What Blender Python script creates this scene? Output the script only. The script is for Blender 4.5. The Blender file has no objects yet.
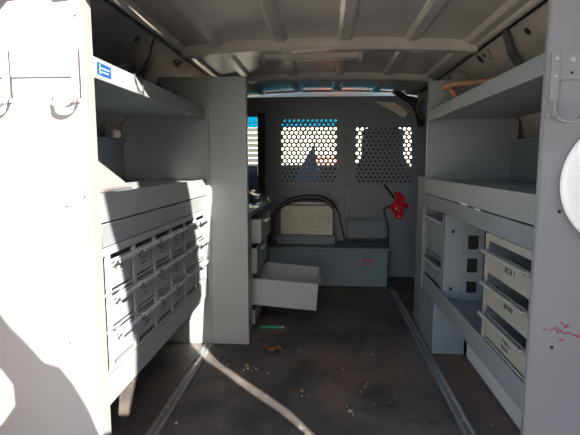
import bpy, math, random
from mathutils import Vector, Matrix
random.seed(7)
S = bpy.context.scene
COL = S.collection

# ------------------------------------------------------------------ materials
def mat(name, col, rough=.5, metal=0., noise=.0, scale=8., bump=0., spec=.5, stretch=(1,1,1), col2=None, lo=.35, hi=.65):
    m = bpy.data.materials.new(name); m.use_nodes = True
    nt = m.node_tree; b = nt.nodes['Principled BSDF']
    b.inputs['Base Color'].default_value = (*col, 1); b.inputs['Roughness'].default_value = rough
    b.inputs['Metallic'].default_value = metal; b.inputs['Specular IOR Level'].default_value = spec
    if noise > 0 or col2:
        tc = nt.nodes.new('ShaderNodeTexCoord'); mp = nt.nodes.new('ShaderNodeMapping'); mp.inputs['Scale'].default_value = stretch
        n = nt.nodes.new('ShaderNodeTexNoise'); n.inputs['Scale'].default_value = scale; n.inputs['Detail'].default_value = 6
        nt.links.new(tc.outputs['Object'], mp.inputs[0]); nt.links.new(mp.outputs[0], n.inputs['Vector'])
        r = nt.nodes.new('ShaderNodeValToRGB')
        c2 = col2 if col2 else tuple(c*(1+noise) for c in col); c1 = col if col2 else tuple(c*(1-noise) for c in col)
        r.color_ramp.elements[0].color = (*c1, 1); r.color_ramp.elements[1].color = (*c2, 1)
        r.color_ramp.elements[0].position = lo; r.color_ramp.elements[1].position = hi
        nt.links.new(n.outputs['Fac'], r.inputs[0]); nt.links.new(r.outputs[0], b.inputs['Base Color'])
        if bump:
            bp = nt.nodes.new('ShaderNodeBump'); bp.inputs['Strength'].default_value = bump; bp.inputs['Distance'].default_value = .01
            nt.links.new(n.outputs['Fac'], bp.inputs['Height']); nt.links.new(bp.outputs[0], b.inputs['Normal'])
    return m
M = {}
M['steel'] = mat('grey_painted_steel', (.242, .268, .290), .42, 0, .06, 3, .03)
M['steel2'] = mat('grey_painted_steel_dull', (.21, .24, .265), .5, 0, .08, 5, .04)
M['endp'] = mat('light_grey_painted_steel', (.245, .24, .255), .5, 0, .04, 3, .02)
M['bulk'] = mat('bulkhead_grey_steel', (.155, .19, .245), .42, 0, .08, 4, .03)
M['bench'] = mat('bench_blue_grey_steel', (.14, .185, .23), .5, 0, .08, 4)
M['drawerf'] = mat('drawer_beige_grey', (.33, .325, .295), .5, 0, .06, 10)
M['drawerg'] = mat('drawer_grey', (.275, .295, .32), .5, 0, .06, 10)
M['roof'] = mat('van_white_paint_inside', (.42, .385, .37), .27, 0, .10, 2.5, .05)
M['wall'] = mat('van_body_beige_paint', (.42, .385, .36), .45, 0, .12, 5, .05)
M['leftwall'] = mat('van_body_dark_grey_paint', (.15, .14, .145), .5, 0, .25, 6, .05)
M['dark'] = mat('black_rubber', (.012, .012, .013), .6)
M['blackplastic'] = mat('black_plastic', (.02, .021, .023), .4, 0, .2, 20)
M['track'] = mat('aluminium_track', (.27, .28, .29), .38, .5, .2, 12, .05, stretch=(1, .1, 1))
M['chrome'] = mat('zinc_metal', (.55, .56, .57), .3, .8, .05, 20)
M['white'] = mat('white_painted_metal', (.78, .77, .79), .45, 0, .03, 6)
M['beige'] = mat('off_white_plastic', (.58, .57, .50), .55, 0, .05, 8)
M['tube'] = mat('fixture_lens', (.42, .37, .34), .35, 0, .05, 8)
M['blue'] = mat('blue_sticker', (.01, .06, .36), .4)
M['lblue'] = mat('pale_blue_print', (.30, .50, .95), .4)
M['red'] = mat('red_plastic', (.62, .01, .02), .35, 0, .15, 40)
M['redink'] = mat('red_marker', (.40, .04, .09), .6)
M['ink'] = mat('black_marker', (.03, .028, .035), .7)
M['greyink'] = mat('grey_print', (.40, .40, .36), .6)
M['chip'] = mat('tan_wood_chip', (.26, .17, .10), .8, 0, .3, 80)
M['orange'] = mat('orange_hose_rubber', (.50, .27, .16), .5, 0, .1, 30)
M['green'] = mat('green_plastic', (.01, .16, .11), .45)
M['leaf'] = mat('orange_dry_leaf', (.22, .075, .03), .7, 0, .3, 60)
M['paper'] = mat('pale_paper', (.42, .39, .33), .8)
M['seat'] = mat('dark_seat_cloth', (.035, .035, .04), .9, 0, .2, 60)
M['dash'] = mat('dashboard_vinyl', (.035, .036, .042), .7, 0, .2, 30)
M['visor'] = mat('visor_vinyl', (.60, .58, .50), .8, 0, .05, 30)
M['bluecloth'] = mat('blue_cloth', (.05, .16, .48), .9, 0, .2, 30, .2)
M['siding'] = mat('cream_siding', (.72, .69, .62), .8, 0, .04, 1)
M['brick'] = mat('salmon_paint', (.62, .26, .20), .6, 0, .06, 4)
M['concrete'] = mat('concrete_ground', (.36, .35, .33), .9, 0, .15, 2, .1)
M['midblock'] = mat('blocker_brown', (.14, .10, .07), .95, 0, .3, 9, .5)
M['low_sun_blocker'] = mat('blocker_green', (.05, .09, .03), .95, 0, .4, 12, .5)
M['olive'] = mat('olive_paint', (.018, .02, .018), .8, 0, .2, 3)
M['rightblock'] = mat('blocker_grey', (.28, .27, .26), .9, 0, .15, 4, .2)
M['strap'] = mat('green_grey_metal', (.105, .11, .10), .55, .3, .3, 25, .1)
M['disc'] = mat('white_plastic_disc', (.88, .87, .86), .35)

# floor: worn dark rubber over plywood with dust and rusty brown patches
def floor_mat():
    m = bpy.data.materials.new('worn_black_floor_mat'); m.use_nodes = True; nt = m.node_tree; L = nt.links
    b = nt.nodes['Principled BSDF']; b.inputs['Roughness'].default_value = .62
    tc = nt.nodes.new('ShaderNodeTexCoord')
    def noise(sc, det=8, rough=.6, st=(1, 1, 1)):
        mp = nt.nodes.new('ShaderNodeMapping'); mp.inputs['Scale'].default_value = st
        n = nt.nodes.new('ShaderNodeTexNoise'); n.inputs['Scale'].default_value = sc; n.inputs['Detail'].default_value = det; n.inputs['Roughness'].default_value = rough
        L.new(tc.outputs['Object'], mp.inputs[0]); L.new(mp.outputs[0], n.inputs['Vector']); return n
    def ramp(n, p0, p1):
        r = nt.nodes.new('ShaderNodeValToRGB'); r.color_ramp.elements[0].position = p0; r.color_ramp.elements[1].position = p1
        L.new(n.outputs['Fac'], r.inputs[0]); return r
    def mix(f, a, c):
        x = nt.nodes.new('ShaderNodeMix'); x.data_type = 'RGBA'
        L.new(f, x.inputs[0])
        if isinstance(a, tuple): x.inputs[6].default_value = (*a, 1)
        else: L.new(a, x.inputs[6])
        x.inputs[7].default_value = (*c, 1); return x.outputs[2]
    c = mix(ramp(noise(3.5), .38, .66).outputs[0], (.042, .038, .040), (.13, .112, .102))
    c = mix(ramp(noise(2.2, 6, .6, (1, .7, 1)), .52, .72).outputs[0], c, (.17, .105, .07))
    c = mix(ramp(noise(22, 8, .75, (1, .5, 1)), .60, .74).outputs[0], c, (.27, .24, .21))
    c = mix(ramp(noise(9, 8, .7), .56, .75).outputs[0], c, (.02, .02, .022))
    L.new(c, b.inputs['Base Color'])
    n = noise(40); bp = nt.nodes.new('ShaderNodeBump'); bp.inputs['Strength'].default_value = .25; bp.inputs['Distance'].default_value = .004
    L.new(n.outputs['Fac'], bp.inputs['Height']); L.new(bp.outputs[0], b.inputs['Normal'])
    return m
M['floor'] = floor_mat()

def glass_mat(name, col, rough=.0, fac=.06):
    m = bpy.data.materials.new(name); m.use_nodes = True; nt = m.node_tree; nt.nodes.clear()
    o = nt.nodes.new('ShaderNodeOutputMaterial'); t = nt.nodes.new('ShaderNodeBsdfTransparent'); g = nt.nodes.new('ShaderNodeBsdfGlossy')
    t.inputs[0].default_value = (*col, 1); g.inputs['Roughness'].default_value = rough
    mx = nt.nodes.new('ShaderNodeMixShader'); mx.inputs[0].default_value = fac
    nt.links.new(t.outputs[0], mx.inputs[1]); nt.links.new(g.outputs[0], mx.inputs[2]); nt.links.new(mx.outputs[0], o.inputs[0]); return m
M['glass'] = glass_mat('clear_glass', (.93, .95, .95))
M['tint'] = glass_mat('cyan_tinted_glass', (.02, .24, .36))
M['bag'] = glass_mat('clear_plastic_film', (.55, .60, .66), .18, .35)

# ------------------------------------------------------------------ mesh builder
def wloc(o):
    v = Vector((0, 0, 0))
    while o: v += o.location; o = o.parent
    return v
class MB:
    def __init__(s): s.v = []; s.f = []
    def add(s, vs, fs):
        k = len(s.v); s.v += [Vector(p) for p in vs]; s.f += [tuple(i+k for i in f) for f in fs]; return s
    def box(s, x0, x1, y0, y1, z0, z1):
        x0, x1 = sorted((x0, x1)); y0, y1 = sorted((y0, y1)); z0, z1 = sorted((z0, z1))
        return s.add([(x0,y0,z0),(x1,y0,z0),(x1,y1,z0),(x0,y1,z0),(x0,y0,z1),(x1,y0,z1),(x1,y1,z1),(x0,y1,z1)],
                     [(0,3,2,1),(4,5,6,7),(0,1,5,4),(1,2,6,5),(2,3,7,6),(3,0,4,7)])
    def prism(s, pts, ext):                 # closed outline (3-D points) extruded by a vector
        n = len(pts); e = Vector(ext); a = [Vector(p) for p in pts]; b = [p+e for p in a]
        fs = [tuple(range(n-1, -1, -1)), tuple(range(n, 2*n))] + [(i, (i+1) % n, n+(i+1) % n, n+i) for i in range(n)]
        return s.add(a+b, fs)
    def tube(s, path, r, n=8, closed=False):
        P = [Vector(p) for p in path]; m = len(P); vs = []; fs = []
        up = Vector((0, 0, 1))
        for i, p in enumerate(P):
            t = ((P[min(i+1, m-1)] - P[max(i-1, 0)])).normalized()
            a = t.cross(up)
            if a.length < .05: a = t.cross(Vector((0, 1, 0)))
            a.normalize(); b = t.cross(a).normalized()
            rr = r[i] if isinstance(r, (list, tuple)) else r
            for k in range(n):
                an = 2*math.pi*k/n; vs.append(p + a*math.cos(an)*rr + b*math.sin(an)*rr)
        for i in range(m-1):
            for k in range(n): fs.append((i*n+k, i*n+(k+1) % n, (i+1)*n+(k+1) % n, (i+1)*n+k))
        fs.append(tuple(range(n-1, -1, -1))); fs.append(tuple((m-1)*n+k for k in range(n)))
        return s.add(vs, fs)
    def cyl(s, c, axis, r, h, n=16):
        c = Vector(c); a = Vector(axis).normalized(); return s.tube([c, c+a*h], r, n)
    def ribbon(s, path, w, t, wax):          # flat strap: path, width along wax, thickness t
        P = [Vector(p) for p in path]; m = len(P); wv = Vector(wax).normalized(); vs = []; fs = []
        for i, p in enumerate(P):
            d = (P[min(i+1, m-1)] - P[max(i-1, 0)]).normalized(); nn = d.cross(wv).normalized()
            vs += [p-wv*w/2-nn*t/2, p+wv*w/2-nn*t/2, p+wv*w/2+nn*t/2, p-wv*w/2+nn*t/2]
        for i in range(m-1):
            for k in range(4): fs.append((i*4+k, i*4+(k+1) % 4, (i+1)*4+(k+1) % 4, (i+1)*4+k))
        fs += [(3, 2, 1, 0), tuple((m-1)*4+k for k in range(4))]
        return s.add(vs, fs)
    def build(s, name, material, parent=None, bevel=0, smooth=False, subsurf=0, loc=None):
        me = bpy.data.meshes.new(name); o = bpy.data.objects.new(name, me)
        if parent is not None: off = wloc(parent); o.parent = parent
        else:
            lo = [min(p[i] for p in s.v) for i in range(3)]; hi = [max(p[i] for p in s.v) for i in range(3)]
            off = Vector(((lo[0]+hi[0])/2, (lo[1]+hi[1])/2, lo[2])); o.location = off
        me.from_pydata([p-off for p in s.v], [], s.f); me.materials.append(material)
        COL.objects.link(o)
        import bmesh
        b = bmesh.new(); b.from_mesh(me); bmesh.ops.recalc_face_normals(b, faces=b.faces); b.to_mesh(me); b.free()
        if smooth:
            for p in me.polygons: p.use_smooth = True
        if bevel:
            md = o.modifiers.new('bevel', 'BEVEL'); md.width = bevel; md.segments = 2; md.limit_method = 'ANGLE'
        if subsurf:
            md = o.modifiers.new('sub', 'SUBSURF'); md.levels = md.render_levels = subsurf
        return o
def B(*a): return MB().box(*a)
def thing(name, label, cat, loc, group=None):
    o = bpy.data.objects.new(name, None); o.empty_display_size = .05; o.location = loc; COL.objects.link(o)
    return tag(o, label, cat, group)
def tag(o, label, cat, group=None):
    o['label'] = label; o['category'] = cat
    if group: o['group'] = group
    return o
def struct(o): o['kind'] = 'structure'; return o
def copy_tree(o, parent=None):
    c = o.copy(); COL.objects.link(c); c.parent = parent
    for ch in o.children: copy_tree(ch, c)
    return c
def text(name, body, size, material, parent, loc, xdir, ydir, thick=.0004, shear=0, bold=0):
    cu = bpy.data.curves.new(name, 'FONT'); cu.body = body; cu.size = size; cu.extrude = thick; cu.shear = shear; cu.offset = bold
    cu.align_x = 'CENTER'; cu.align_y = 'CENTER'
    t = bpy.data.objects.new('tmp', cu); COL.objects.link(t)
    dg = bpy.context.evaluated_depsgraph_get(); me = bpy.data.meshes.new_from_object(t.evaluated_get(dg))
    bpy.data.objects.remove(t)
    x = Vector(xdir).normalized(); y = Vector(ydir).normalized(); z = x.cross(y)
    R = Matrix((x, y, z)).transposed(); off = Vector(loc) - wloc(parent)
    for v in me.vertices: v.co = R @ v.co + off
    me.materials.clear(); me.materials.append(material); me.name = name
    o = bpy.data.objects.new(name, me); COL.objects.link(o); o.parent = parent; return o

def ray(u, v):
    F = 458.; p = math.radians(6.8); y = math.radians(4.34)
    fw = Vector((-math.sin(y)*math.cos(p), math.cos(y)*math.cos(p), -math.sin(p))); r = Vector((math.cos(y), math.sin(y), 0)); up = r.cross(fw)
    return fw + r*(u-290)/F + up*(217.5-v)/F
def on_wall(u, v):      # point of the right sloping wall (through (.675,1.365) and (.93,1.10)) seen at an image point
    d = ray(u, v); n = Vector((.265, 0, .255)); k = n.dot(Vector((.675, 0, 1.365))-Vector((0, 0, .87)))/n.dot(d)
    return Vector((0, 0, .87)) + d*k

# ------------------------------------------------------------------ van shell
YE = .74                      # rear edge of the roof
fl = struct(B(-.99, .99, .74, 3.62, -.05, 0).build('floor', M['floor']))
cabfl = struct(B(-.95, .95, 3.62, 4.9, -.10, -.05).build('floor', M['dash']))
# roof skin with long pressed ribs
def skin_z(x): return 1.398 - .04*(abs(x)/.72)**2.6
mb = MB(); N = 40; xs = [-.72+1.44*i/N for i in range(N+1)]
ribs = [-.47, -.195, .08, .36, .60]
def rib_h(x): return sum(max(0., 1-abs(x-r)/.026) for r in ribs)*0
vs = []; fs = []
xs = sorted(set([round(x, 4) for x in xs]))
for y in (YE, 4.05):
    for x in xs: vs.append((x, y, skin_z(x)))
for y in (YE, 4.05):
    for x in xs: vs.append((x, y, skin_z(x)+.03))
n = len(xs)
for i in range(n-1):
    fs += [(i, i+1, n+i+1, n+i), (2*n+i, 3*n+i, 3*n+i+1, 2*n+i+1), (i, 2*n+i, 2*n+i+1, i+1), (n+i, n+i+1, 3*n+i+1, 3*n+i)]
fs += [(0, n, 3*n, 2*n), (n-1, 3*n-1, 4*n-1, 2*n-1)]
ceil = struct(mb.add(vs, fs).build('ceiling', M['roof']))
for i, rx in enumerate(ribs):                # hat-section ribs pressed in the roof skin
    mb = MB(); z = skin_z(rx)
    pr = [(-.034, .0), (-.018, -.016), (.018, -.016), (.034, .0), (.034, .01), (-.034, .01)]
    for a, b_ in ((YE, 2.02), (2.10, 2.78), (2.86, 3.44)):
        mb.prism([(rx+p[0], a, skin_z(rx+p[0])+p[1]) for p in pr], (0, b_-a, 0))
    mb.build('roof_rib', M['roof'], ceil, bevel=.003)
# rear roof header
struct(B(-.74, .74, YE, YE+.06, 1.40, 1.49).build('trim_12', M['roof'], bevel=.004))
# cross bows
for i, (yb, w, d) in enumerate(((2.06, .075, 1.352), (2.82, .07, 1.362), (3.475, .045, 1.388))):
    mb = MB(); K = 20; vs = []; fs = []
    for k in range(K+1):
        x = -.63 + 1.26*k/K; zb = d - .020*(abs(x)/.63)**2.4
        zt = skin_z(x)+.005
        vs += [(x, yb-w/2, zb+.012), (x, yb-w/2+.012, zb), (x, yb+w/2-.012, zb), (x, yb+w/2, zb+.012), (x, yb+w/2, zt), (x, yb-w/2, zt)]
    for k in range(K):
        for j in range(6): fs.append((k*6+j, k*6+(j+1) % 6, (k+1)*6+(j+1) % 6, (k+1)*6+j))
    fs += [(5, 4, 3, 2, 1, 0), tuple(K*6+j for j in range(6))]
    o = struct(mb.add(vs, fs).build('trim_%d' % (i+1), M['roof']))
# side walls: vertical lower part, sloping upper part, roof rail
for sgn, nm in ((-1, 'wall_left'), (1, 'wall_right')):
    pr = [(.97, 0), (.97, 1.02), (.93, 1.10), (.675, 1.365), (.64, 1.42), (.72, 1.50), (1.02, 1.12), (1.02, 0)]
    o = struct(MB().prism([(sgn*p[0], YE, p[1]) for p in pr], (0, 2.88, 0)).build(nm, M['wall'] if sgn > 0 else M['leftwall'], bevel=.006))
    o2 = MB()
    o2.tube([(sgn*.632, YE, 1.372), (sgn*.632, 3.4, 1.372)], .026, 10)
    o2.build('roof_rail', M['roof'], o, smooth=True)
    o3 = MB().prism([(sgn*.660, YE, 1.366), (sgn*.670, YE, 1.356), (sgn*.680, YE, 1.364), (sgn*.668, YE, 1.378)], (0, 2.6, 0))
    o3.build('seam', M['dark'], o)
    for (u, v, dy, dt) in ((480.5, 59, .017, .020), (484.5, 55.5, .007, .008), (528, 31, .013, .014)):
        c = on_wall(u, v); sl = Vector((.93-.675, 0, 1.10-1.365)).normalized(); nn = Vector((-sl.z, 0, sl.x))
        h = MB(); ring = [c + Vector((0, dy*math.cos(q*math.pi/5), 0)) + sl*dt*math.sin(q*math.pi/5) - nn*(-.0) for q in range(10)]
        ring = [Vector((sgn*(p.x-.003), p.y, p.z-.003)) for p in ring]
        h.prism(ring, (sgn*.004, 0, .004)); h.build('slot', M['dark'], o)
    # vertical pressed beads behind the shelves
    for y in (1.35, 1.75, 2.0):
        B(sgn*.955, sgn*.975, y-.03, y+.03, .3, 1.05).build('pressed_bead', M['steel2'], o, bevel=.006)
# wheel arch lining on the right
struct(B(.64, .97, .9, 2.03, 0, .235).build('trim_6', M['white'], bevel=.01))
# rear door post behind the camera side, outside shell ends
struct(B(.80, 1.02, YE-.02, YE+.06, -.05, 1.2).build('trim_7', M['roof'], bevel=.01))
struct(B(-1.02, -.90, YE-.02, YE+.06, -.05, 1.2).build('trim_8', M['roof'], bevel=.01))
# side pillar at the front end of the right shelves
struct(MB().prism([(.50, 2.355, 0), (.97, 2.355, 0), (.97, 2.355, .80), (.50, 2.355, .80)], (0, .17, 0)).build('trim_9', M['steel2'], bevel=.006))
struct(MB().prism([(.60, 2.52, 0), (.97, 2.52, 0), (.97, 2.52, 1.0), (.93, 2.52, 1.1), (.73, 2.52, 1.34), (.66, 2.52, 1.34), (.60, 2.52, .9)], (0, .1, 0)).build('trim_10', M['roof'], bevel=.006))
# floor tracks
for k, (sgn, x) in enumerate(((-1, -.548), (1, .472))):
    mb = MB()
    pr = [(-.020, 0), (-.020, .006), (-.012, .010), (-.006, .006), (.006, .006), (.012, .010), (.020, .006), (.020, 0)]
    mb.prism([(x+p[0], .76, p[1]) for p in pr], (0, (2.085 if sgn < 0 else 3.1)-.76, 0))
    tr = struct(mb.build('trim_%d' % (4+k), M['track']))
    for y in (1.5, 1.85): MB().cyl((x, y, .006), (0, 0, 1), .006, .003, 10).build('screw', M['chrome'], tr)

# ------------------------------------------------------------------ shelving units
def end_hook(root, x0, y, s, zt, zb):      # flat strap bolted to the end panel, its lower end curling sideways
    """x0: aisle-side edge of the strap; s: direction of the curl in x"""
    mb = MB(); mb.box(x0, x0+s*.018, y-.007, y-.003, zb+.008, zt)
    path = [(x0+s*.002, y-.014, zb+.040), (x0+s*.002, y-.020, zb+.022)]
    for k in range(0, 9):
        a = math.pi*k/8; path.append((x0+s*(.024-.022*math.cos(a)), y-.026-.030*k/8, zb+.012-.018*math.sin(a)))
    path += [(x0+s*.047, y-.058, zb+.045)]
    mb.ribbon(path, .020, .0035, (0, 1, 0))
    o = mb.build('hook', M['endp'], root, bevel=.001)
    for z in (zt-.015, zt-.05): MB().cyl((x0+s*.009, y-.009, z), (0, 1, 0), .004, .002, 10).build('rivet', M['chrome'], o)
    return o

def drawer_front(xp, y0, y1, z0, z1, sgn, depth, material, parent, hmat, label, deep=False):
    """open-topped tray drawer facing the aisle (toward -sgn); grip lip at its top"""
    f = -sgn; mb = MB(); t = .004; h = z1-z0
    zt = z1-(.014 if deep else .021)
    mb.box(xp, xp-f*t, y0, y1, z0, zt)                                  # front
    mb.box(xp-f*t, xp-f*depth, y0, y0+.003, z0, zt-.004); mb.box(xp-f*t, xp-f*depth, y1-.003, y1, z0, zt-.004)
    mb.box(xp-f*t, xp-f*depth, y0+.003, y1-.003, z0, z0+.003); mb.box(xp-f*depth, xp-f*(depth-.003), y0+.003, y1-.003, z0+.003, zt-.004)
    d = mb.build('drawer', material, parent, bevel=.0012)
    # grip: a scooped lip curling outward and down along the top edge
    g = MB(); path = [(xp-f*.001, 0, zt-.016), (xp+f*.006, 0, zt-.010), (xp+f*.012, 0, zt-.002), (xp+f*.016, 0, zt+.001), (xp+f*.019, 0, zt-.002), (xp+f*.0195, 0, zt-.007)]
    g.ribbon([(a, (y0+y1)/2, c) for a, _, c in path], (y1-y0), .0022, (0, 1, 0))
    if deep:
        g = MB(); path = [(xp-f*.001, 0, zt-.022), (xp+f*.009, 0, zt-.013), (xp+f*.016, 0, zt-.003), (xp+f*.021, 0, zt+.003), (xp+f*.025, 0, zt-.001), (xp+f*.026, 0, zt-.008)]
        g.ribbon([(a, (y0+y1)/2, c) for a, _, c in path], (y1-y0)*.96, .003, (0, 1, 0))
    zc_ = zt-.003
    for yy in (y0,): g.tube([(xp+f*.002, yy+.001, zc_-.004), (xp+f*.012, yy+.001, zc_+.004), (xp+f*.019, yy+.001, zc_)], .0022, 6)
    g.build('handle', hmat, d)
    if deep: s_ = MB(); s_.cyl((xp, y0+(y1-y0)*.22, zt-.026), (f, 0, 0), .0035, .002, 8); s_.build('rivet', M['ink'], d)
    return d

def scribble(parent, xp, yc, zc, f, w, h, material, seed, lines=2):
    rnd = random.Random(seed); mb = MB()
    for l in range(lines):
        z0 = zc + h*(.5 - (l+.5)/lines); y = yc-w/2; n = int(w/.007)
        pts = []
        for k in range(n): pts.append((xp+f*.0008, yc-w/2+w*k/n*(1), z0 + rnd.uniform(-.35, .35)*h/lines))
        mb.tube(pts, .0009, 4)
    return mb.build('writing', material, parent)

def shelf_unit(sgn, xf, xb, y0, y1, name, label, endmat):
    """sgn -1 left, +1 right. xf aisle face, xb back."""
    X = lambda v: sgn*v
    root = thing(name, label, 'shelf', (X((xf+xb)/2), (y0+y1)/2, 0))
    L1 = y1
    # rear end panel with the rolled flange on the aisle side
    ep = MB(); ep.prism([(X(xf), y0, 0), (X(xb), y0, 0), (X(xb), y0, 1.09), (X(.72), y0, 1.328), (X(xf), y0, 1.34)], (0, .004, 0)); ep.box(X(xf), X(xf+.004), y0, y0+.045, 0, 1.34)
    e = ep.build('end_panel', endmat, root, bevel=.0025)
    # upper shelf: tray with front lip
    us = MB(); us.box(X(xf), X(xf+.004), y0+.046, L1, 1.072, 1.122); us.box(X(xf+.004), X(xb), y0+.006, L1, 1.082, 1.087)
    us.box(X(xf+.004), X(xf+.016), y0+.046, L1, 1.072, 1.075)
    up = us.build('upper_shelf', M['steel'], root, bevel=.0015)
    # middle shelf with its deep folded front panel
    ms = MB(); ms.box(X(xf+.004), X(xb), y0+.006, L1, .785, .789)
    ms.prism([(X(xf+.001), y0+.046, .795), (X(xf-.001), y0+.046, .722), (X(xf+.003), y0+.046, .720), (X(xf+.005), y0+.046, .795)], (0, L1-y0-.046, 0))
    ms.prism([(X(xf-.003), y0+.046, .7165), (X(xf+.006), y0+.046, .660), (X(xf+.010), y0+.046, .660), (X(xf+.003), y0+.046, .7175)], (0, L1-y0-.046, 0))
    ms.box(X(xf+.006), X(xf+.03), y0+.046, L1, .657, .660)
    ms.build('middle_shelf', M['steel'], root, bevel=.001)
    # bottom shelf with lip
    bs = MB(); bs.box(X(xf+.004), X(xb), y0+.006, L1, .288, .292); bs.box(X(xf), X(xf+.004), y0+.046, L1, .245, .322)
    bs.box(X(xf+.004), X(xf+.02), y0+.046, L1, .245, .248)
    bs.build('bottom_shelf', M['steel'], root, bevel=.0015)
    # back panel: full height low, open above 0.975 near the rear
    bp = MB(); bp.box(X(xb-.004), X(xb), y0+.006, L1, .295, .975); bp.box(X(xb-.016), X(xb), y0+.006, L1, .965, .978)
    bp.build('back_panel', M['steel2'], root, bevel=.001)
    return root, e

LX, LB, LY0, LY1 = .55, .94, 1.040, 2.098
left, lend = shelf_unit(-1, LX, LB, LY0, LY1, 'shelving_unit', 'grey steel shelving along the left van wall, end panel blazing white in sun', M['endp'])
RX, RB, RY0, RY1 = .50, .905, 1.03, 2.318
right, rend = shelf_unit(1, .50, RB, 1.085, RY1, 'shelving_unit', 'grey steel shelving along the right van wall, shaded, red scrawl on end panel', M['endp'])
# right unit: taller front flange reaching the end panel face
rp = MB(); rp.prism([(.462, 1.03, 0), (.905, 1.03, 0), (.905, 1.03, 1.08), (.70, 1.03, 1.30), (.462, 1.03, 1.34)], (0, .004, 0)); rp.prism([(.462, 1.030, 0), (.466, 1.030, 0), (.502, 1.09, 0), (.498, 1.09, 0)], (0, 0, 1.34))
rp.build('end_panel', M['endp'], right, bevel=.0015)
# far end panels
fe = MB(); fe.prism([(.50, 2.32, .66), (.93, 2.32, .66), (.93, 2.32, 1.07), (.765, 2.32, 1.25), (.765, 2.32, 1.265), (.50, 2.32, 1.265)], (0, .004, 0)); fe.box(.50, .504, 2.324, 2.35, .655, 1.265)
fe.build('far_end_panel', M['steel'], right, bevel=.001)
fp = MB(); fp.box(.497, .64, 2.06, 2.064, 0, .244); fp.box(.497, .501, 2.064, 2.33, 0, .244)
fp.build('foot_panel', M['steel2'], right, bevel=.001)
# hooks, cover plate and holes on the two near end panels
for x in (-.561, -.726): end_hook(left, x, LY0, -1, 1.125, 1.0)
MB().box(-.82, -.563, LY0-.003, LY0, 1.067, 1.17).build('folded_plate', M['endp'], left, bevel=.0008)
B(-.82, -.5615, LY0-.0034, LY0-.0004, 1.0645, 1.0668).build('plate_gap_shadow', M['ink'], left)  # dark strips painted in for the gap shadows at plate and hook edges
for x in (-.5605, -.7265): B(x, x+.0016, LY0-.0074, LY0-.0006, 1.02, 1.125).build('strap_gap_shadow', M['ink'], left)
MB().prism([(-.5530, LY0+.046, .875), (-.5530, LY0+.046, .797), (-.5530, 1.285, .797)], (.0015, 0, 0)).build('corner_triangle', M['endp'], left)  # thin triangular plate above the near corner of the middle shelf
def holes(lst, y, parent, r=.0032):
    for q in lst: MB().cyl((q[0], y, q[1]), (0, 1, 0), q[2] if len(q) > 2 else r, .001, 12).build('bolt_hole', M['dark'], parent)
holes(((-.610, .767), (-.622, .430), (-.565, .79), (-.566, 1.20)), LY0-.0008, left)
end_hook(right, .469, 1.030, 1, 1.10, .958)
mb = MB().box(.488, .80, 1.0265, 1.030, 1.043, 1.103); mb.build('folded_plate', M['endp'], right, bevel=.0008)
MB().cyl((.512, 1.0245, 1.083), (0, 1, 0), .006, .002, 14).build('bolt', M['chrome'], right)
holes(((.512, 1.057, .003),), 1.0255, right); holes(((.508, .765, .004), (.512, .458, .0042)), 1.0292, right)
# red marker scrawl
rnd = random.Random(3); mb = MB()
strokes = [[(.535,.497),(.545,.503),(.553,.490),(.549,.507),(.560,.496)], [(.557,.517),(.566,.508),(.574,.514),(.567,.505),(.577,.507)],
           [(.560,.495),(.567,.490),(.573,.493)], [(.575,.494),(.588,.488),(.600,.487),(.612,.479)], [(.556,.478),(.566,.476)], [(.580,.491),(.598,.484),(.607,.488)],
           [(.52,.498),(.527,.501)]]
for s_ in strokes: mb.tube([(x-.030, 1.0292, z) for x, z in s_], .0013, 5)
mb.build('red_scrawl', M['redink'], right)
# light reflections painted as white strips on the middle shelf front
B(.4965, .4975, 1.64, 1.72, .7195, .727).build('painted_reflection', M['white'], right)
B(.4965, .4975, 1.50, 1.56, .7165, .7215).build('painted_reflection', M['white'], right)
# ---- sticker on the left upper lip
st = MB().box(-.5502, -.5495, 1.100, 1.172, 1.083, 1.112).build('sticker', M['blue'], left)
st['label'] = 'blue sticker with pale print'
mb = MB().box(-.5495, -.5492, 1.113, 1.116, 1.086, 1.109)
for z in (1.101, 1.092):
    y = 1.122
    while y < 1.158:
        w = rnd.uniform(.004, .010); mb.box(-.5495, -.5492, y, y+w, z-.0018, z+.0018); y += w+.002
mb.build('sticker_print', M['lblue'], st)

# ---- left small-parts cabinet : 6 columns x 3 rows
cols = [1.132 + .160*i for i in range(6)]; DW = .128
rows = [.615, .516, .418]; DH = .092; PX = -.556
cab = thing('drawer_cabinet', 'grey steel cabinet of small labelled drawers on the left shelving unit', 'drawer cabinet', (-.74, 1.6, .322))
mb = MB()
mb.box(-.552, -.560, 1.088, 2.096, .634, .654)              # top rail
mb.box(-.552, -.560, 1.088, 2.096, .324, .330)
for i in range(7):
    y = (cols[i]-.024 if i < 6 else cols[5]+DW+.008); y = max(y, 1.088); y2 = cols[i]-.004 if i < 6 else 2.096
    if y2 > y: mb.box(-.552, -.559, y, y2, .330, .634)
for z in rows[1:]: mb.box(-.552, -.560, 1.088, 2.09, z+.002+.012, z+.006+.012)
body = mb.build('front_frame', M['drawerg'], cab, bevel=.001)
mb = MB(); mb.box(-.562, -.93, 1.088, 1.091, .33, .654); mb.box(-.562, -.93, 2.093, 2.096, .33, .654); mb.box(-.562, -.93, 1.091, 2.093, .651, .654)
mb.box(-.93, -.927, 1.091, 2.093, .33, .651); mb.box(-.562, -.93, 1.091, 2.093, .324, .327)
for i in range(1, 6): mb.box(-.562, -.927, cols[i]-.014, cols[i]-.012, .33, .651)
mb.build('body', M['steel2'], cab)
proto = drawer_front(PX, cols[0], cols[0]+DW, rows[0]-DH+.018, rows[0]+.018, -1, .34, M['drawerg'], cab, M['drawerg'], '', True)
first = True
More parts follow.
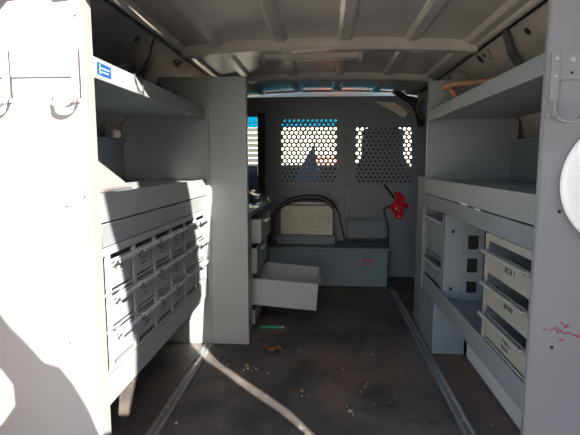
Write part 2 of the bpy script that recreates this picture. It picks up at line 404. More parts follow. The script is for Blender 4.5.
for r in range(3):
    for c in range(6):
        if first: d = proto; first = False
        else: d = copy_tree(proto, cab)
        d.location = (0, cols[c]-cols[0], rows[r]-rows[0])
for r in range(3):
    for c in range(6):
        for ch in cab.children:
            if ch.name.startswith('drawer') and abs(ch.location.y-(cols[c]-cols[0])) < 1e-4 and abs(ch.location.z-(rows[r]-rows[0])) < 1e-4:
                z = rows[r]-.040
                if c in (1, 2, 3) or (c == 0): scribble(ch, PX, cols[c]+DW*.5, z, 1, .05, .030, M['greyink'] if c == 0 else M['ink'], 10*r+c, 3 if r == 2 else 2)
# ---- right near cabinet with three wide drawers
rc = thing('drawer_cabinet', 'grey cabinet with three wide drawers, marker words on them, near end of right shelving', 'drawer cabinet', (.7, 1.29, .292))
mb = MB(); mb.box(.503, .508, 1.094, 1.128, .324, .656); mb.box(.502, .510, 1.438, 1.452, .293, .655)
mb.box(.503, .508, 1.128, 1.438, .634, .656); mb.box(.503, .508, 1.128, 1.438, .324, .330)
mb.build('front_frame', M['drawerf'], rc, bevel=.001)
mb = MB(); mb.box(.51, .895, 1.094, 1.097, .295, .655); mb.box(.51, .895, 1.449, 1.452, .295, .655); mb.box(.51, .895, 1.097, 1.449, .652, .655); mb.box(.892, .895, 1.097, 1.449, .295, .652)
for z in (.634, .534, .434): mb.box(.512, .89, 1.10, 1.447, z-.004, z-.002)  # inner plates added to block light and keep the drawer gaps dark
mb.build('body', M['steel2'], rc)
for r, (z, tx) in enumerate(zip((.616, .516, .418), ('RCA 1', 'SPAN', 'MISC'))):
    d = drawer_front(.502, 1.130, 1.434, z-.080, z+.010, 1, .34, M['drawerf'], rc, M['drawerf'], '')
    o = text('writing', tx, .025, M['ink'], d, (.5012, 1.255, z-.040), (0, -1, 0), (0, 0, 1), shear=.15)
    if r == 2: text('writing', 'III OO', .016, M['ink'], d, (.5012, 1.262, z-.062), (0, -1, 0), (0, 0, 1))
# ---- right far bin rack
fr = thing('bin_rack', 'grey steel rack of small bins at the far end of the right shelving', 'bin rack', (.7, 2.14, .292))
mb = MB(); mb.box(.503, .80, 1.955, 1.959, .293, .652)              # end panel facing the rear, solid part
mb.box(.503, .507, 1.955, 1.985, .293, .652); mb.box(.503, .507, 2.292, 2.312, .293, .652)
mb.box(.507, .88, 2.309, 2.312, .293, .652); mb.box(.80, .803, 1.959, 2.309, .293, .652)
for z in (.300, .445): mb.box(.504, .88, 1.96, 2.30, z, z+.004)
mb.build('body', M['steel'], fr, bevel=.001)
holes(((.540, .583, .0075), (.540, .335, .0075)), 1.9535, fr)
# strip with square cut-outs standing beside it
mb = MB(); X0, X1 = .577, .664; ho = [(.512, .570), (.413, .472), (.325, .374)]; zc = .293
for a, b_ in ho[::-1]: mb.box(X0, X1, 1.935, 1.939, zc, a); mb.box(X0, .599, 1.935, 1.939, a, b_); mb.box(.642, X1, 1.935, 1.939, a, b_); zc = b_
mb.box(X0, X1, 1.935, 1.939, zc, .652); mb.box(X0, X0+.003, 1.939, 1.954, .293, .652)
mb.build('slotted_strip', M['steel'], fr, bevel=.0008)
for a, b_ in ho: B(.597, .644, 1.9485, 1.953, a-.003, b_+.003).build('dark_backing', M['blackplastic'], fr)
for z0_, z1_ in ((.46, .640), (.335, .438)):
    d = drawer_front(.504, 1.989, 2.288, z0_, z1_, 1, .28, M['steel2'], fr, M['drawerf'], '')
# far left tall end panel + drawer unit
tall = thing('drawer_unit', 'tall grey steel drawer unit left of the aisle, one drawer pulled far out', 'drawer unit', (-.65, 2.4, 0))
mb = MB(); mb.prism([(-.358, 2.1, 0), (-.95, 2.1, 0), (-.95, 2.1, 1.04), (-.765, 2.1, 1.245), (-.765, 2.1, 1.258), (-.358, 2.1, 1.258)], (0, .004, 0)); mb.box(-.362, -.358, 2.104, 2.135, 0, 1.258); mb.box(-.74, -.358, 2.104, 2.13, 1.254, 1.258)
mb.build('end_panel', M['steel'], tall, bevel=.002)
mb = MB(); mb.box(-.545, -.532, 2.0945, 2.0995, 0, 1.25); mb.build('seam_strip', M['steel2'], tall, bevel=.0015)
MB().cyl((-.585, 2.097, .145), (0, 1, 0), .006, .003, 10).build('bolt', M['chrome'], tall)
mb = MB(); mb.box(-.90, -.375, 2.136, 2.140, .02, .62); mb.box(-.90, -.375, 2.74, 2.744, .02, .62); mb.box(-.90, -.375, 2.14, 2.74, .616, .62); mb.box(-.90, -.896, 2.14, 2.74, .02, .616)
mb.box(-.90, -.375, 2.14, 2.74, .02, .024)
mb.box(-.375, -.371, 2.136, 2.285, .0, .62); mb.box(-.375, -.371, 2.705, 2.744, .0, .62)
for z in (.60, .447, .285, .115): mb.box(-.375, -.371, 2.285, 2.705, z, z+.012)
mb.build('body', M['steel'], tall, bevel=.001)
def side_drawer(out, z0, z1, yaw=0, name='drawer'):
    mb = MB(); xo = -.366+out; xi = xo-.40; y0, y1 = 2.295, 2.695
    mb.box(xi, xo, y0, y0+.004, z0, z1); mb.box(xi, xo, y1-.004, y1, z0, z1); mb.box(xo-.004, xo, y0, y1, z0, z1+.006)
    mb.box(xi, xi+.004, y0, y1, z0, z1); mb.box(xi, xo, y0, y1, z0, z0+.004)
    def turn(p):
        c = Vector((-.42, 2.36, (z0+z1)/2)); return Matrix.Rotation(yaw, 3, 'Y') @ (p-c) + c
    mb.v = [turn(p) for p in mb.v]
    o = mb.build('drawer', M['drawerg'], tall, bevel=.001)
    hd = MB().box(xo, xo+.012, (y0+y1)/2-.06, (y0+y1)/2+.06, z1-.03, z1-.022); hd.v = [turn(p) for p in hd.v]; hd.build('handle', M['chrome'], o)
    return o
side_drawer(.045, .460, .586); side_drawer(.022, .30, .435); side_drawer(.01, .03, .108)
side_drawer(.335, .138, .280, math.radians(4.2))
# ------------------------------------------------------------------ bulkhead partition
bk = thing('bulkhead_partition', 'grey steel bulkhead partition with two perforated viewing windows at the van front', 'partition', (0, 3.5, 0))
YB = 3.50; TB = .003
def perf(mb, xc0, zc0, px, pz, nc, nr, r, odd_first):
    """staggered round holes; returns covered rectangle"""
    x0 = xc0-px/2; x1 = xc0+px*(nc-1)+px; ztop = zc0+pz/2; zb = ztop-pz*nr
    for j in range(nr):
        sh = px/2 if (j % 2 == 0) == odd_first else 0
        zc = zc0-pz*j
        for i in range(nc):
            cx = xc0+sh+px*i; n = 12; O = []; I = []
            for k in range(n):
                a = 2*math.pi*(k+.5)/n; c, s_ = math.cos(a), math.sin(a)
                m_ = min((px/2)/max(abs(c), 1e-6), (pz/2)/max(abs(s_), 1e-6)); O.append((cx+c*m_, zc+s_*m_)); I.append((cx+r*c, zc+r*s_))
            # snap outer points nearest the corners
            for sx in (-1, 1):
                for sz in (-1, 1):
                    cr = (cx+sx*px/2, zc+sz*pz/2); q = min(range(n), key=lambda t: (O[t][0]-cr[0])**2+(O[t][1]-cr[1])**2); O[q] = cr
            vs = [(p[0], YB, p[1]) for p in O] + [(p[0], YB, p[1]) for p in I] + [(p[0], YB+TB, p[1]) for p in O] + [(p[0], YB+TB, p[1]) for p in I]
            fs = []
            for k in range(n):
                k2 = (k+1) % n; fs += [(k, k2, n+k2, n+k), (2*n+k, 3*n+k, 3*n+k2, 2*n+k2), (n+k, n+k2, 3*n+k2, 3*n+k)]
            mb.add(vs, fs)
        if sh: mb.box(x0, x0+px/2, YB, YB+TB, zc-pz/2, zc+pz/2)
        else: mb.box(x1-px/2, x1, YB, YB+TB, zc-pz/2, zc+pz/2)
    return x0, x1, zb, ztop
# centre panel
mb = MB(); x0, x1, z0, z1 = perf(mb, -.322, 1.185, .0345, .030, 12, 16, .0100, True)
CX0, CX1 = -.392, .158
mb.box(CX0, x0, YB, YB+TB, 0, 1.36); mb.box(x1, CX1, YB, YB+TB, 0, 1.36); mb.box(x0, x1, YB, YB+TB, 0, z0); mb.box(x0, x1, YB, YB+TB, z1, 1.36)
mb.build('centre_panel', M['bulk'], bk)
mb = MB(); x0, x1, z0, z1 = perf(mb, .240, 1.120, .0345, .0298, 12, 14, .0100, False)
RXE = .70
mb.box(.158, x0, YB, YB+TB, 0, 1.36); mb.box(x1, RXE, YB, YB+TB, 0, z1); mb.box(x0, x1, YB, YB+TB, 0, z0); 
mb.prism([(x0, YB, z1), (RXE, YB, z1), (RXE, YB, 1.20), (.66, YB, 1.28), (.62, YB, 1.36), (x0, YB, 1.36)], (0, TB, 0))
mb.build('right_panel', M['bulk'], bk)
MB().prism([(.695, YB+.004, 0), (.965, YB+.004, 0), (.965, YB+.004, 1.06), (.70, YB+.004, 1.34), (.62, YB+.004, 1.36)], (0, .003, 0)).build('side_filler', M['bulk'], bk)
# folded seams
for x in (.1485, .1615): B(x-.0035, x+.0035, YB-.012, YB, .0, 1.36).build('seam_flange', M['bulk'], bk, bevel=.001)
B(-.394, -.386, YB-.012, YB, .28, 1.36).build('seam_flange', M['bulk'], bk, bevel=.001)
B(-.392, .62, YB-.014, YB, 1.335, 1.347).build('top_flange', M['bulk'], bk, bevel=.001)
# left opening: header, post with black rubber edge
mb = MB(); mb.box(-.93, -.392, YB+.004, YB+.007, 1.215, 1.36); mb.box(-.505, -.392, YB+.004, YB+.007, 0, 1.215); mb.box(-.96, -.505, YB+.004, YB+.007, 0, .62)
mb.build('left_panel', M['bulk'], bk)
mb = MB().box(-.512, -.455, YB-.02, YB+.003, .60, 1.245); mb.build('rubber_post', M['blackplastic'], bk, bevel=.004)
holes(((.045, .672), (.105, .668), (.028, .635), (.02, .60), (-.36, 1.30), (.12, 1.30), (.30, 1.30), (.19, .70), (.19, .50)), YB-.001, bk, .006)

# ------------------------------------------------------------------ bench and things on it
bench = thing('bench_box', 'low blue-grey steel bench box with red marks, against the bulkhead', 'storage box', (0, 3.33, 0))
B(-.88, .445, 3.19, 3.484, 0, .255).build('body', M['bench'], bench, bevel=.004)
B(-.88, .452, 3.183, 3.485, .2555, .277).build('lid', M['bench'], bench, bevel=.004)
text('red_mark', 'SY', .068, M['redink'], bench, (.305, 3.1885, .175), (1, 0, 0), (0, 0, 1), bold=.002)
# inverter / fuse box
ib = thing('inverter_box', 'off-white electrical box with raised letters on the bench box, under the cable', 'electrical box', (-.12, 3.38, .28))
B(-.345, .078, 3.30, 3.47, .2785, .345).build('base', M['bench'], ib, bevel=.004)
B(-.322, .062, 3.315, 3.46, .347, .560).build('housing', M['beige'], ib, bevel=.006)
B(-.318, .040, 3.325, 3.465, .572, .582).build('lid', M['white'], ib, bevel=.003)
B(-.312, .045, 3.33, 3.455, .5605, .5715).build('gasket', M['blackplastic'], ib)
text('raised_letters', 'LIZAN', .072, M['greyink'], ib, (-.058, 3.3145, .465), (1, 0, 0), (0, 0, 1), thick=.001)
text('raised_letters', 'HOUSE', .020, M['greyink'], ib, (-.040, 3.3145, .405), (1, 0, 0), (0, 0, 1), thick=.001)
def at(u, v, Y):   # approximate world position of an image point at depth Y (used only for laying out cables)
    F = 458.; p = math.radians(6.8); y = math.radians(4.34)
    fw = Vector((-math.sin(y)*math.cos(p), math.cos(y)*math.cos(p), -math.sin(p))); r = Vector((math.cos(y), math.sin(y), 0)); up = r.cross(fw)
    d = fw + r*(u-290)/F + up*(217.5-v)/F; t = Y/d.y
    return Vector((0, 0, .87)) + d*t
def smooth_path(pts, n=6):
    out = []; P = [Vector(p) for p in pts]
    for i in range(len(P)-1):
        a = P[max(i-1, 0)]; b = P[i]; c = P[i+1]; d = P[min(i+2, len(P)-1)]
        for k in range(n):
            t = k/n; out.append(.5*((2*b) + (c-a)*t + (2*a-5*b+4*c-d)*t*t + (3*b-a-3*c+d)*t**3))
    out.append(P[-1]); return out
cb = MB().tube(smooth_path([(-.395, 3.26, .30), at(271, 228, 3.27), at(274, 213, 3.28), at(286, 202.5, 3.29), at(302, 197.5, 3.29), at(318, 197.5, 3.29), at(328, 201.5, 3.29), at(334, 208, 3.29)]), .019, 10).build('cable', M['blackplastic'], smooth=True)
tag(cb, 'thick black cable arching over the off-white electrical box', 'cable')
cb = MB().tube(smooth_path([at(335, 206, 3.47), at(339, 214, 3.475), at(341.5, 226, 3.475), (.155, 3.462, .283)]), .006, 8).build('wire', M['dark'], smooth=True)
tag(cb, 'thin black wire dropping right of the off-white electrical box', 'wire')
bb = thing('plastic_case', 'small off-white case between the drawer unit and the black cable', 'case', (-.45, 3.42, .28))
B(-.468, -.425, 3.36, 3.47, .279, .490).build('shell', M['beige'], bb, bevel=.006); B(-.466, -.427, 3.362, 3.468, .492, .502).build('lid', M['beige'], bb, bevel=.003)
# wall plate box on the bulkhead
wp = thing('junction_box', 'shallow grey steel junction box on the bulkhead, right part above the bench box', 'junction box', (.316, 3.46, .28))
B(.172, .458, 3.455, 3.497, .283, .440).build('body', M['bulk'], wp, bevel=.004)
B(.164, .466, 3.452, 3.497, .4425, .456).build('top_rim', M['bench'], wp, bevel=.003)
B(.164, .466, 3.447, 3.4545, .285, .305).build('bottom_rim', M['blackplastic'], wp, bevel=.003)
w2 = MB().tube(smooth_path([(.482, 3.485, .02), (.484, 3.485, .25), (.485, 3.485, .36), at(385.5, 216, 3.48), at(384, 210, 3.48), at(388, 207, 3.46), at(395, 207, 3.455)]), .006, 8).build('wire', M['dark'], smooth=True)
tag(w2, 'thin black wire running from the floor up to the red strap', 'wire')
w3 = MB().tube([at(384, 184.5, 3.48), at(390, 192, 3.47), at(394.5, 199, 3.462)], .007, 8).build('rod', M['dark'], smooth=True)
tag(w3, 'short black rod slanting down to the red strap on the bulkhead', 'rod')
# red strap bundle
rs = thing('red_strap', 'bright red tangled plastic strap hanging on the right of the bulkhead', 'strap', tuple(at(398, 219, 3.44)))
def rib(pts, w, wax=(1, 0, 0), nm='strap_loop'):
    MB().ribbon(smooth_path(pts, 5), w, .006, wax).build(nm, M['red'], rs, smooth=False)
rib([at(397, 192.5, 3.46), at(399, 198, 3.43), at(396.5, 203, 3.45), at(399, 209, 3.42), at(397, 214, 3.44), at(399.5, 219, 3.43)], .045)
rib([at(389.5, 208, 3.45), at(393, 205.5, 3.43), at(398, 207.5, 3.415), at(403, 204.5, 3.43), at(408, 207, 3.45)], .030, (0, 0, 1))
rib([at(401, 195, 3.45), at(402.5, 201, 3.42), at(401, 208, 3.43), at(402, 216, 3.44)], .022)
rib([at(394, 204, 3.44), at(392.5, 207.5, 3.42), at(394, 212, 3.43)], .02)
for (u, v) in ((396, 209), (399, 216.5), (399, 211)): MB().cyl(at(u, v, 3.405), (0, 1, 0), .005, .006, 8).build('white_tag', M['white'], rs)

# plastic bag on the drawer unit
import bmesh
def lump(name, c, r, material, seed, parent=None, sub=3, amp=.25, flat=1.):
    bm = bmesh.new(); bmesh.ops.create_icosphere(bm, subdivisions=sub, radius=1)
    rnd = random.Random(seed); ph = [Vector((rnd.uniform(-1, 1), rnd.uniform(-1, 1), rnd.uniform(-1, 1)))*rnd.uniform(2, 7) for _ in range(7)]; of = [rnd.uniform(0, 6) for _ in range(7)]
    for v in bm.verts:
        k = 1+amp*sum(math.sin(v.co.dot(p)+o) for p, o in zip(ph, of))/4
        v.co = Vector((v.co.x*r[0]*k, v.co.y*r[1]*k, v.co.z*r[2]*k))
        if v.co.z < -r[2]*flat*.8: v.co.z = -r[2]*flat*.8
    me = bpy.data.meshes.new(name); bm.to_mesh(me); bm.free(); me.materials.append(material)
    o = bpy.data.objects.new(name, me); COL.objects.link(o)
    if parent: o.parent = parent; o.location = Vector(c)-wloc(parent)
    else: o.location = c
    return o
tag(lump('plastic_bag', (-.43, 2.50, .663), (.10, .13, .050), M['bag'], 5, amp=.7), 'crumpled clear plastic bag on top of the drawer unit', 'plastic bag')

# ------------------------------------------------------------------ ceiling light, brackets, hose, wires
lf = thing('ceiling_light', 'long narrow fluorescent light fixture under the van roof', 'ceiling light', (-.05, 2.2, 1.37))
B(-.298, .160, 2.175, 2.265, 1.373, 1.41).build('housing', M['roof'], lf, bevel=.005)
MB().prism([(-.288, 2.180, 1.374), (-.288, 2.192, 1.350), (-.288, 2.248, 1.350), (-.288, 2.260, 1.374)], (.44, 0, 0)).build('diffuser', M['tube'], lf, bevel=.004)
for a in (-.302, .153): B(a, a+.013, 2.172, 2.268, 1.343, 1.40).build('end_cap', M['tube'], lf, bevel=.002)
def bracket(pts, w, label, material):
    o = MB().ribbon(smooth_path(pts, 4), w, .006, (0, 1, 0)).build('metal_bracket', material, bevel=.001); return tag(o, label, 'bracket')
bp_ = [on_wall(506, 29), on_wall(511, 38), on_wall(514, 47), on_wall(521, 56), on_wall(529, 66)]
bp_ = [p + Vector((-.006-.004*k, 0, -.006-.004*k)) for k, p in enumerate(bp_)]
bracket(bp_, .055, 'dark green-grey metal bracket on the right wall above the shelf', M['strap'])
bracket([(-p.x, p.y, p.z) for p in bp_], .055, 'dark metal bracket on the left wall above the shelf', M['blackplastic'])
mb = MB(); mb.tube([on_wall(u, v)+Vector((-.006, 0, -.006)) for u, v in ((489, 48), (491.5, 52), (490, 56), (494, 58))], .004, 6)
mb.build('wire_clip', M['chrome']); tag(bpy.data.objects['wire_clip'], 'shiny wire clip in the right wall beside the slots', 'clip')
hp = smooth_path([Vector((.66, 2.26, 1.102)), at(452, 91.5, 2.26), at(444.5, 88.5, 2.25), at(450, 85, 2.22), at(468, 83, 2.15), at(490, 81, 2.02), at(500, 82, 1.9)])
hs = MB().tube(hp, .012, 10).build('hose', M['orange'], smooth=True)
tag(hs, 'orange rubber hose end lying on top of the right shelving', 'hose')
wl = MB().tube(smooth_path([(-.5465, 1.315, 1.124), (-.544, 1.312, 1.110), (-.545, 1.325, 1.098), (-.544, 1.333, 1.084), (-.544, 1.355, 1.078), (-.544, 1.372, 1.088), (-.545, 1.366, 1.108), (-.5465, 1.350, 1.126), (-.60, 1.34, 1.10)]), .0018, 6).build('wire_loop', M['ink'], smooth=True)
tag(wl, 'thin wire loop hanging over the left upper shelf lip', 'wire')
for i, (a, b_, z, lab) in enumerate(((1.3, 1.85, 1.10, 'black cable tangle on top of the left shelving, near the roof'), (1.86, 2.08, 1.13, 'black cable at the far end of the left upper shelf'))):
    pts = []; rnd = random.Random(20+i); n = 12 if i == 0 else 6
    for k in range(n): pts.append((-.60-rnd.uniform(0, .16)*(1 if i == 0 else .3), a+(b_-a)*k/n+rnd.uniform(-.03, .03), z+rnd.uniform(0, .075 if i == 0 else .02)))
    tag(MB().tube(smooth_path(pts), .011, 8).build('cable', M['dark'], smooth=True), lab, 'cable')

# ------------------------------------------------------------------ white disc on the right end panel
dc = thing('white_disc', 'large round white plastic disc hung on the right shelving end panel', 'disc', (.64, 1.01, .83))
vs = []; fs = []; mb = MB(); cx, cz, R0 = .640, .828, .142
prof = [(0, -.008), (.10, -.007), (.130, -.006), (.138, -.003), (.142, .003), (.139, .010), (0, .010)]
n = 64
for (r, dy) in prof:
    for k in range(n): vs.append((cx+r*math.cos(2*math.pi*k/n), 1.012+dy, cz+r*math.sin(2*math.pi*k/n)))
for j in range(len(prof)-1):
    for k in range(n): fs.append((j*n+k, j*n+(k+1) % n, (j+1)*n+(k+1) % n, (j+1)*n+k))
mb.add(vs, fs).build('face', M['disc'], dc, smooth=True)
MB().cyl((cx, 1.003, cz), (0, 1, 0), .02, .026, 20).build('hub', M['disc'], dc)

# ------------------------------------------------------------------ litter on the floor
sc = thing('screwdriver', 'green screwdriver lying on the floor beside the open drawer', 'screwdriver', (-.27, 2.41, 0))
MB().tube([(-.345, 2.31, .010), (-.30, 2.313, .011), (-.235, 2.318, .011), (-.222, 2.319, .010)], [.007, .010, .010, .007], 10).build('handle', M['green'], sc, smooth=True)
MB().tube([(-.222, 2.318, .010), (-.208, 2.322, .009)], .006, 8).build('shaft', M['track'], sc)
rnd = random.Random(11)
def scrap(name, u, v, size, m_, lab, cat, group=None, h=.004):
    p = at(u, v, 1.0); d = p-Vector((0, 0, .87)); t = .87/-d.z; p = Vector((0, 0, .87))+d*t
    n = rnd.randint(5, 7); a0 = rnd.uniform(0, 6); pts = []
    for k in range(n):
        a = a0+2*math.pi*k/n; r = size*rnd.uniform(.5, 1.1); pts.append((p.x+r*math.cos(a), p.y+1.3*r*math.sin(a), .001+rnd.uniform(0, h)))
    tag(MB().prism(pts, (0, 0, .0012)).build(name, m_), lab, cat, group)
scrap('dry_leaf', 271, 351, .028, M['leaf'], 'orange dry leaf on the floor, middle of three near the screwdriver', 'leaf', h=.012)
scrap('dry_leaf', 278, 349, .022, M['leaf'], 'orange dry leaf on the floor, rightmost of three near the screwdriver', 'leaf', h=.012)
scrap('dry_leaf', 266, 348, .018, M['leaf'], 'orange dry leaf on the floor, leftmost of three near the screwdriver', 'leaf', h=.012)
for (u, v, s_) in ((248, 369, .020), (244, 371, .014), (256, 347, .012), (282, 351, .010), (299, 352, .010), (343, 370, .010), (350, 412, .022), (372, 355, .014), (374, 405, .007), (353, 415, .012), (347, 408, .008),
                (365, 388, .012), (176, 424, .010), (430, 372, .010), (208, 352, .010), (491, 426, .011), (412, 313, .014), (361, 297, .010), (302, 397, .010), (214, 347, .007), (268, 374, .012), (330, 350, .008)):
    scrap('paper_scrap', u, v, s_*.48, M['paper'], 'tiny pale paper scrap among the litter on the dark floor', 'litter', 'pale scraps littering the floor')

for (u, v, s_) in ((247, 366, .016), (256, 370, .012), (252, 372, .010), (302, 392, .016), (309, 396, .012), (296, 396, .010), (219, 375, .012), (367, 384, .012), (371, 390, .010), (380, 353, .010), (352, 352, .010), (282, 355, .010), (228, 366, .009), (361, 393, .009)):
    scrap('wood_chip', u, v, s_*.7, M['chip'], 'small tan wood chip lying on the dark floor', 'wood chip', 'tan wood chips on the floor', h=.006)
# ------------------------------------------------------------------ cab in front of the bulkhead
struct(B(-1.0, 1.0, 4.04, 4.22, 1.36, 1.50).build('trim_11', M['roof'], bevel=.01))
for sgn, nm in ((-1, 'door_1'), (1, 'door_2')):
    d = struct(B(sgn*.93, sgn*.99, 3.56, 4.72, -.10, .78).build(nm, M['dash'], bevel=.01))
    MB().tube([(sgn*.96, 4.74, .80), (sgn*.80, 4.14, 1.40)], .04, 8).build('pillar', M['dash'], d)
    MB().tube([(sgn*.94, 3.60, .78), (sgn*.86, 3.60, 1.38)], .05, 8).build('rear_pillar', M['dash'], d)
    MB().tube([(sgn*.84, 3.55, 1.40), (sgn*.80, 4.14, 1.40)], .035, 8).build('door_header', M['roof'], d)
# windscreen
def wsp(x, t): return (x*(1-.12*t), 4.78-.62*t, .80+.58*t)
ws = MB(); a = [wsp(-.92, 0), wsp(.92, 0), wsp(.92, .69), wsp(-.92, .69)]; ws.prism(a, (0, .006, .005)); w = struct(ws.build('window_1', M['glass']))
a = [wsp(-.92, .69), wsp(.92, .69), wsp(.92, 1), wsp(-.92, 1)]; MB().prism(a, (0, .006, .005)).build('tinted_band', M['tint'], w)
db = thing('dashboard', 'dark vinyl dashboard seen low through the perforated windows', 'dashboard', (0, 4.6, 0))
MB().prism([(-.92, 4.30, .50), (-.92, 4.28, .78), (-.92, 4.33, .845), (-.92, 4.74, .855), (-.92, 4.74, .3), (-.92, 4.4, .3)], (1.84, 0, 0)).build('top_pad', M['dash'], db, bevel=.012)
# seat behind right perforated window
def seat(x, ztop, label, head=True):
    r = thing('cab_seat', label, 'seat', (x, 3.95, 0))
    def sec(z, hw, y, hd): 
        return [(x+hw*(1 if abs(math.cos(a)) > 1e-6 else 0)*math.copysign(abs(math.cos(a))**.5, math.cos(a)), y+hd*math.copysign(abs(math.sin(a))**.6, math.sin(a)), z) for a in [2*math.pi*k/20 for k in range(20)]]
    L_ = [(.15, .25, 3.86, .10), (.45, .26, 3.84, .09), (.70, .255, 3.86, .085), (.80, .24, 3.875, .08), (.86, .20, 3.885, .07)]
    if head: L_ += [(.92, .175, 3.89, .06), (ztop-.12, .175, 3.90, .055), (ztop-.04, .168, 3.905, .052), (ztop-.012, .145, 3.908, .042), (ztop, .10, 3.91, .02)]
    else: L_ += [(.89, .12, 3.89, .03)]
    vs = []; fs = []
    for l in L_: vs += sec(*l)
    for j in range(len(L_)-1):
        for k in range(20): fs.append((j*20+k, j*20+(k+1) % 20, (j+1)*20+(k+1) % 20, (j+1)*20+k))
    fs += [tuple(range(19, -1, -1)), tuple((len(L_)-1)*20+k for k in range(20))]
    MB().add(vs, fs).build('backrest', M['seat'], r, smooth=True)
    B(x-.26, x+.26, 3.90, 4.35, .15, .32).build('cushion', M['seat'], r, bevel=.03)
    B(x-.20, x+.20, 3.92, 4.3, -.05, .15).build('base', M['blackplastic'], r, bevel=.01)
seat(.475, 1.165, 'dark high-backed cab seat with headrest behind the right perforated window')
# blue jacket pile on the console between the seats
bj = lump('blue_jacket', (-.15, 4.10, .715), (.12, .12, .26), M['bluecloth'], 9, amp=.3)
for v in bj.data.vertices:
    k = max(0, v.co.z/.26); v.co.x *= .85*(1-.75*k); v.co.x += .05*k; v.co.z *= 1.30
tag(bj, 'blue peaked jacket heap seen through the centre perforated window', 'jacket')
cs = thing('console', 'dark engine console between the cab seats under the blue jacket', 'console', (-.1, 4.0, 0))
B(-.25, .05, 3.8, 4.29, -.05, .44).build('body', M['dash'], cs, bevel=.03)
# sun visor
vz = thing('sun_visor', 'pale beige sun visor tilted down above the right perforated window', 'sun visor', (.5, 3.46, 1.2))
pp = [at(375, 101, 3.47), at(396, 102.5, 3.465), at(408, 113, 3.46), at(406, 117, 3.46), at(402, 117, 3.46)]
MB().prism(pp, (0, .018, 0)).build('panel', M['visor'], vz, bevel=.003)
MB().tube([at(398, 101, 3.455), at(402, 107, 3.45), at(410, 112, 3.45)], .005, 6).build('arm', M['chrome'], vz)
hb = MB().tube(smooth_path([at(394, 91, 3.40), at(404, 97, 3.42), at(414, 104, 3.40), at(418, 113, 3.42), at(421, 126, 3.44)]), .022, 8).build('cable', M['dark'], smooth=True)
tag(hb, 'black wiring harness in the front right roof corner', 'cable')
mb = MB().tube(smooth_path([at(418, 92, 3.0), at(421, 100, 3.0), at(418, 108, 3.05), at(423, 118, 3.0)]), .014, 8).build('seat_belt_reel', M['strap'], smooth=True)
tag(mb, 'dull metal fitting in the right roof corner near the bulkhead', 'fitting')

# ------------------------------------------------------------------ outdoors
struct(B(-30, 30, -20, 40, -.75, -.65).build('ground', M['concrete']))
hs = thing('building', 'sunlit cream building seen through the windscreen', 'building', (0, 13, -.65))
B(-14, 9, 13, 13.3, -.65, 5.0).build('wall', M['siding'], hs)
for k in range(18): B(-14, 9, 12.975, 13.0, -.4+.3*k, -.385+.3*k).build('siding_line', M['siding'], hs)
car = thing('dumpster', 'salmon red metal dumpster seen through the centre perforated window', 'dumpster', (.17, 9.5, -.65))
MB().prism([(-.12, 9, -.5), (-.18, 9, .95), (.55, 9, .95), (.48, 9, -.5)], (0, .8, 0)).build('bin_body', M['brick'], car, bevel=.03)
B(-.2, .57, 8.98, 9.85, .955, 1.04).build('lid', M['brick'], car, bevel=.03)
for x in (-.02, .3):
    for y in (9.1, 9.65): MB().cyl((x, y, -.575), (1, 0, 0), .072, .05, 16).build('wheel', M['dark'], car)
sf = thing('dimming_slats', 'olive slats added to dim the view left of the bulkhead', 'slats', (-2.4, 11, -.65))
for x in (-3.3, -2.05): B(x, x+.08, 11.03, 11.11, -.65, 1.75).build('post', M['olive'], sf)
for k in range(12): B(-3.3, -1.55, 11, 11.03, .28+k*.12, .28+k*.12+.10).build('slat', M['olive'], sf)  # dark slats added so the view through the gap is less bright
# unseen sun blockers added behind the camera, outlines shaped to cast the wanted shadows
SD = Vector((-.43, 1, -.467))                      # direction the sunlight travels
EX = -SD*.30
def shade(name, pts, material, label, cat, y=-1.5, ext=None, back=0):
    sh = -SD*back
    o = MB().prism([Vector((x, y, z))+sh for x, z in pts], EX if ext is None else ext).build(name, material); return tag(o, label, cat)
shade('mid_sun_blocker', [(.665,2.39),(.665,2.2),(.652,2.108),(.575,2.026),(.568,2.012),(.58,1.942),(.597,1.882),(.611,1.78),(.62,1.69),(.635,1.616),(.632,1.535),(.60,1.40),(.58,1.2),(.58,-.65),
      (1.20,-.65),(1.20,1.30),(1.185,1.352),(1.145,1.406),(1.066,1.475),(.999,1.546),(.950,1.589),(.905,1.67),(.905,1.79),(.945,1.90),(.938,2.035),(.922,2.137),(.9,2.236),(.869,2.34),(.84,2.50),(.70,2.43)],
      M['midblock'], 'unseen brown sun blocker added behind the van', 'sun blocker')
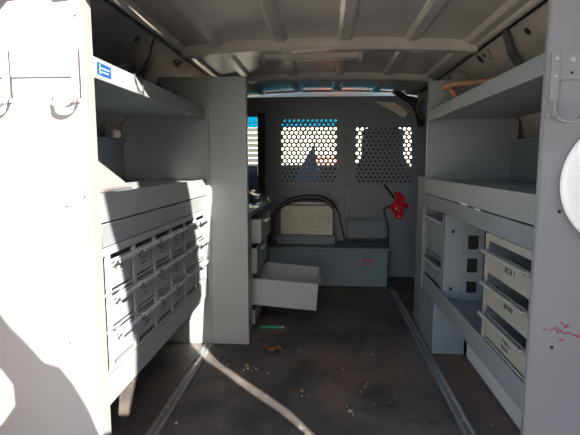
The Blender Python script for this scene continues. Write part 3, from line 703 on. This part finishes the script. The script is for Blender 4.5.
shade('low_sun_blocker', [(.05,1.79),(.2,1.74),(.294,1.69),(.317,1.657),(.365,1.607),(.402,1.564),(.44,1.555),(.476,1.507),(.511,1.442),(.534,1.380),(.62,1.380),(.62,-.9),(-.2,-.9),(-.2,1.35),(.10,1.37),(.27,1.391),(.312,1.447),(.310,1.500),(.282,1.539),(.15,1.60),(.05,1.62)],
      M['low_sun_blocker'], 'unseen green sun blocker added low behind the van', 'low_sun_blocker', back=.5)
shade('right_sun_blocker', [(1.019,3.2),(1.019,2.379),(.990,2.1),(.972,1.897),(.955,1.671),(1.006,1.580),(1.083,1.505),(1.115,1.478),(1.182,1.412),(1.215,1.345),(1.23,1.2),(1.23,-.65),(4.2,-.65),(4.2,3.2)],
      M['rightblock'], 'unseen grey sun blocker added on the right behind the van', 'wall')

# ------------------------------------------------------------------ light, world, camera
sun = bpy.data.lights.new('sun', 'SUN'); sun.energy = 20.0; sun.angle = math.radians(.2); sun.color = (1, .92, .78)
so = bpy.data.objects.new('sun', sun); COL.objects.link(so); so.rotation_euler = SD.to_track_quat('-Z', 'Y').to_euler(); so.location = (2, -4, 4)
W = bpy.data.worlds.new('sky'); S.world = W; W.use_nodes = True; nt = W.node_tree
sk = nt.nodes.new('ShaderNodeTexSky'); sk.sky_type = 'NISHITA'; sk.sun_disc = False; sk.sun_elevation = math.radians(26); 
sk.sun_rotation = math.atan2(.43, -1); sk.air_density = 1.0; sk.dust_density = 2.0
bg = nt.nodes['Background']; bg.inputs[1].default_value = .22; nt.links.new(sk.outputs[0], bg.inputs[0])
cam = bpy.data.cameras.new('camera'); cam.lens = 458/580*36; cam.sensor_width = 36; cam.clip_start = .02
co = bpy.data.objects.new('camera', cam); COL.objects.link(co); co.location = (0, 0, .87)
co.rotation_euler = (math.radians(90-6.8), 0, math.radians(4.34)); S.camera = co
S.view_settings.view_transform = 'Standard'; S.view_settings.look = 'None'; S.view_settings.gamma = 1; S.view_settings.exposure = 0.9
S.view_settings.use_curve_mapping = False
S.cycles.max_bounces = 14; S.cycles.diffuse_bounces = 8; S.cycles.transparent_max_bounces = 16
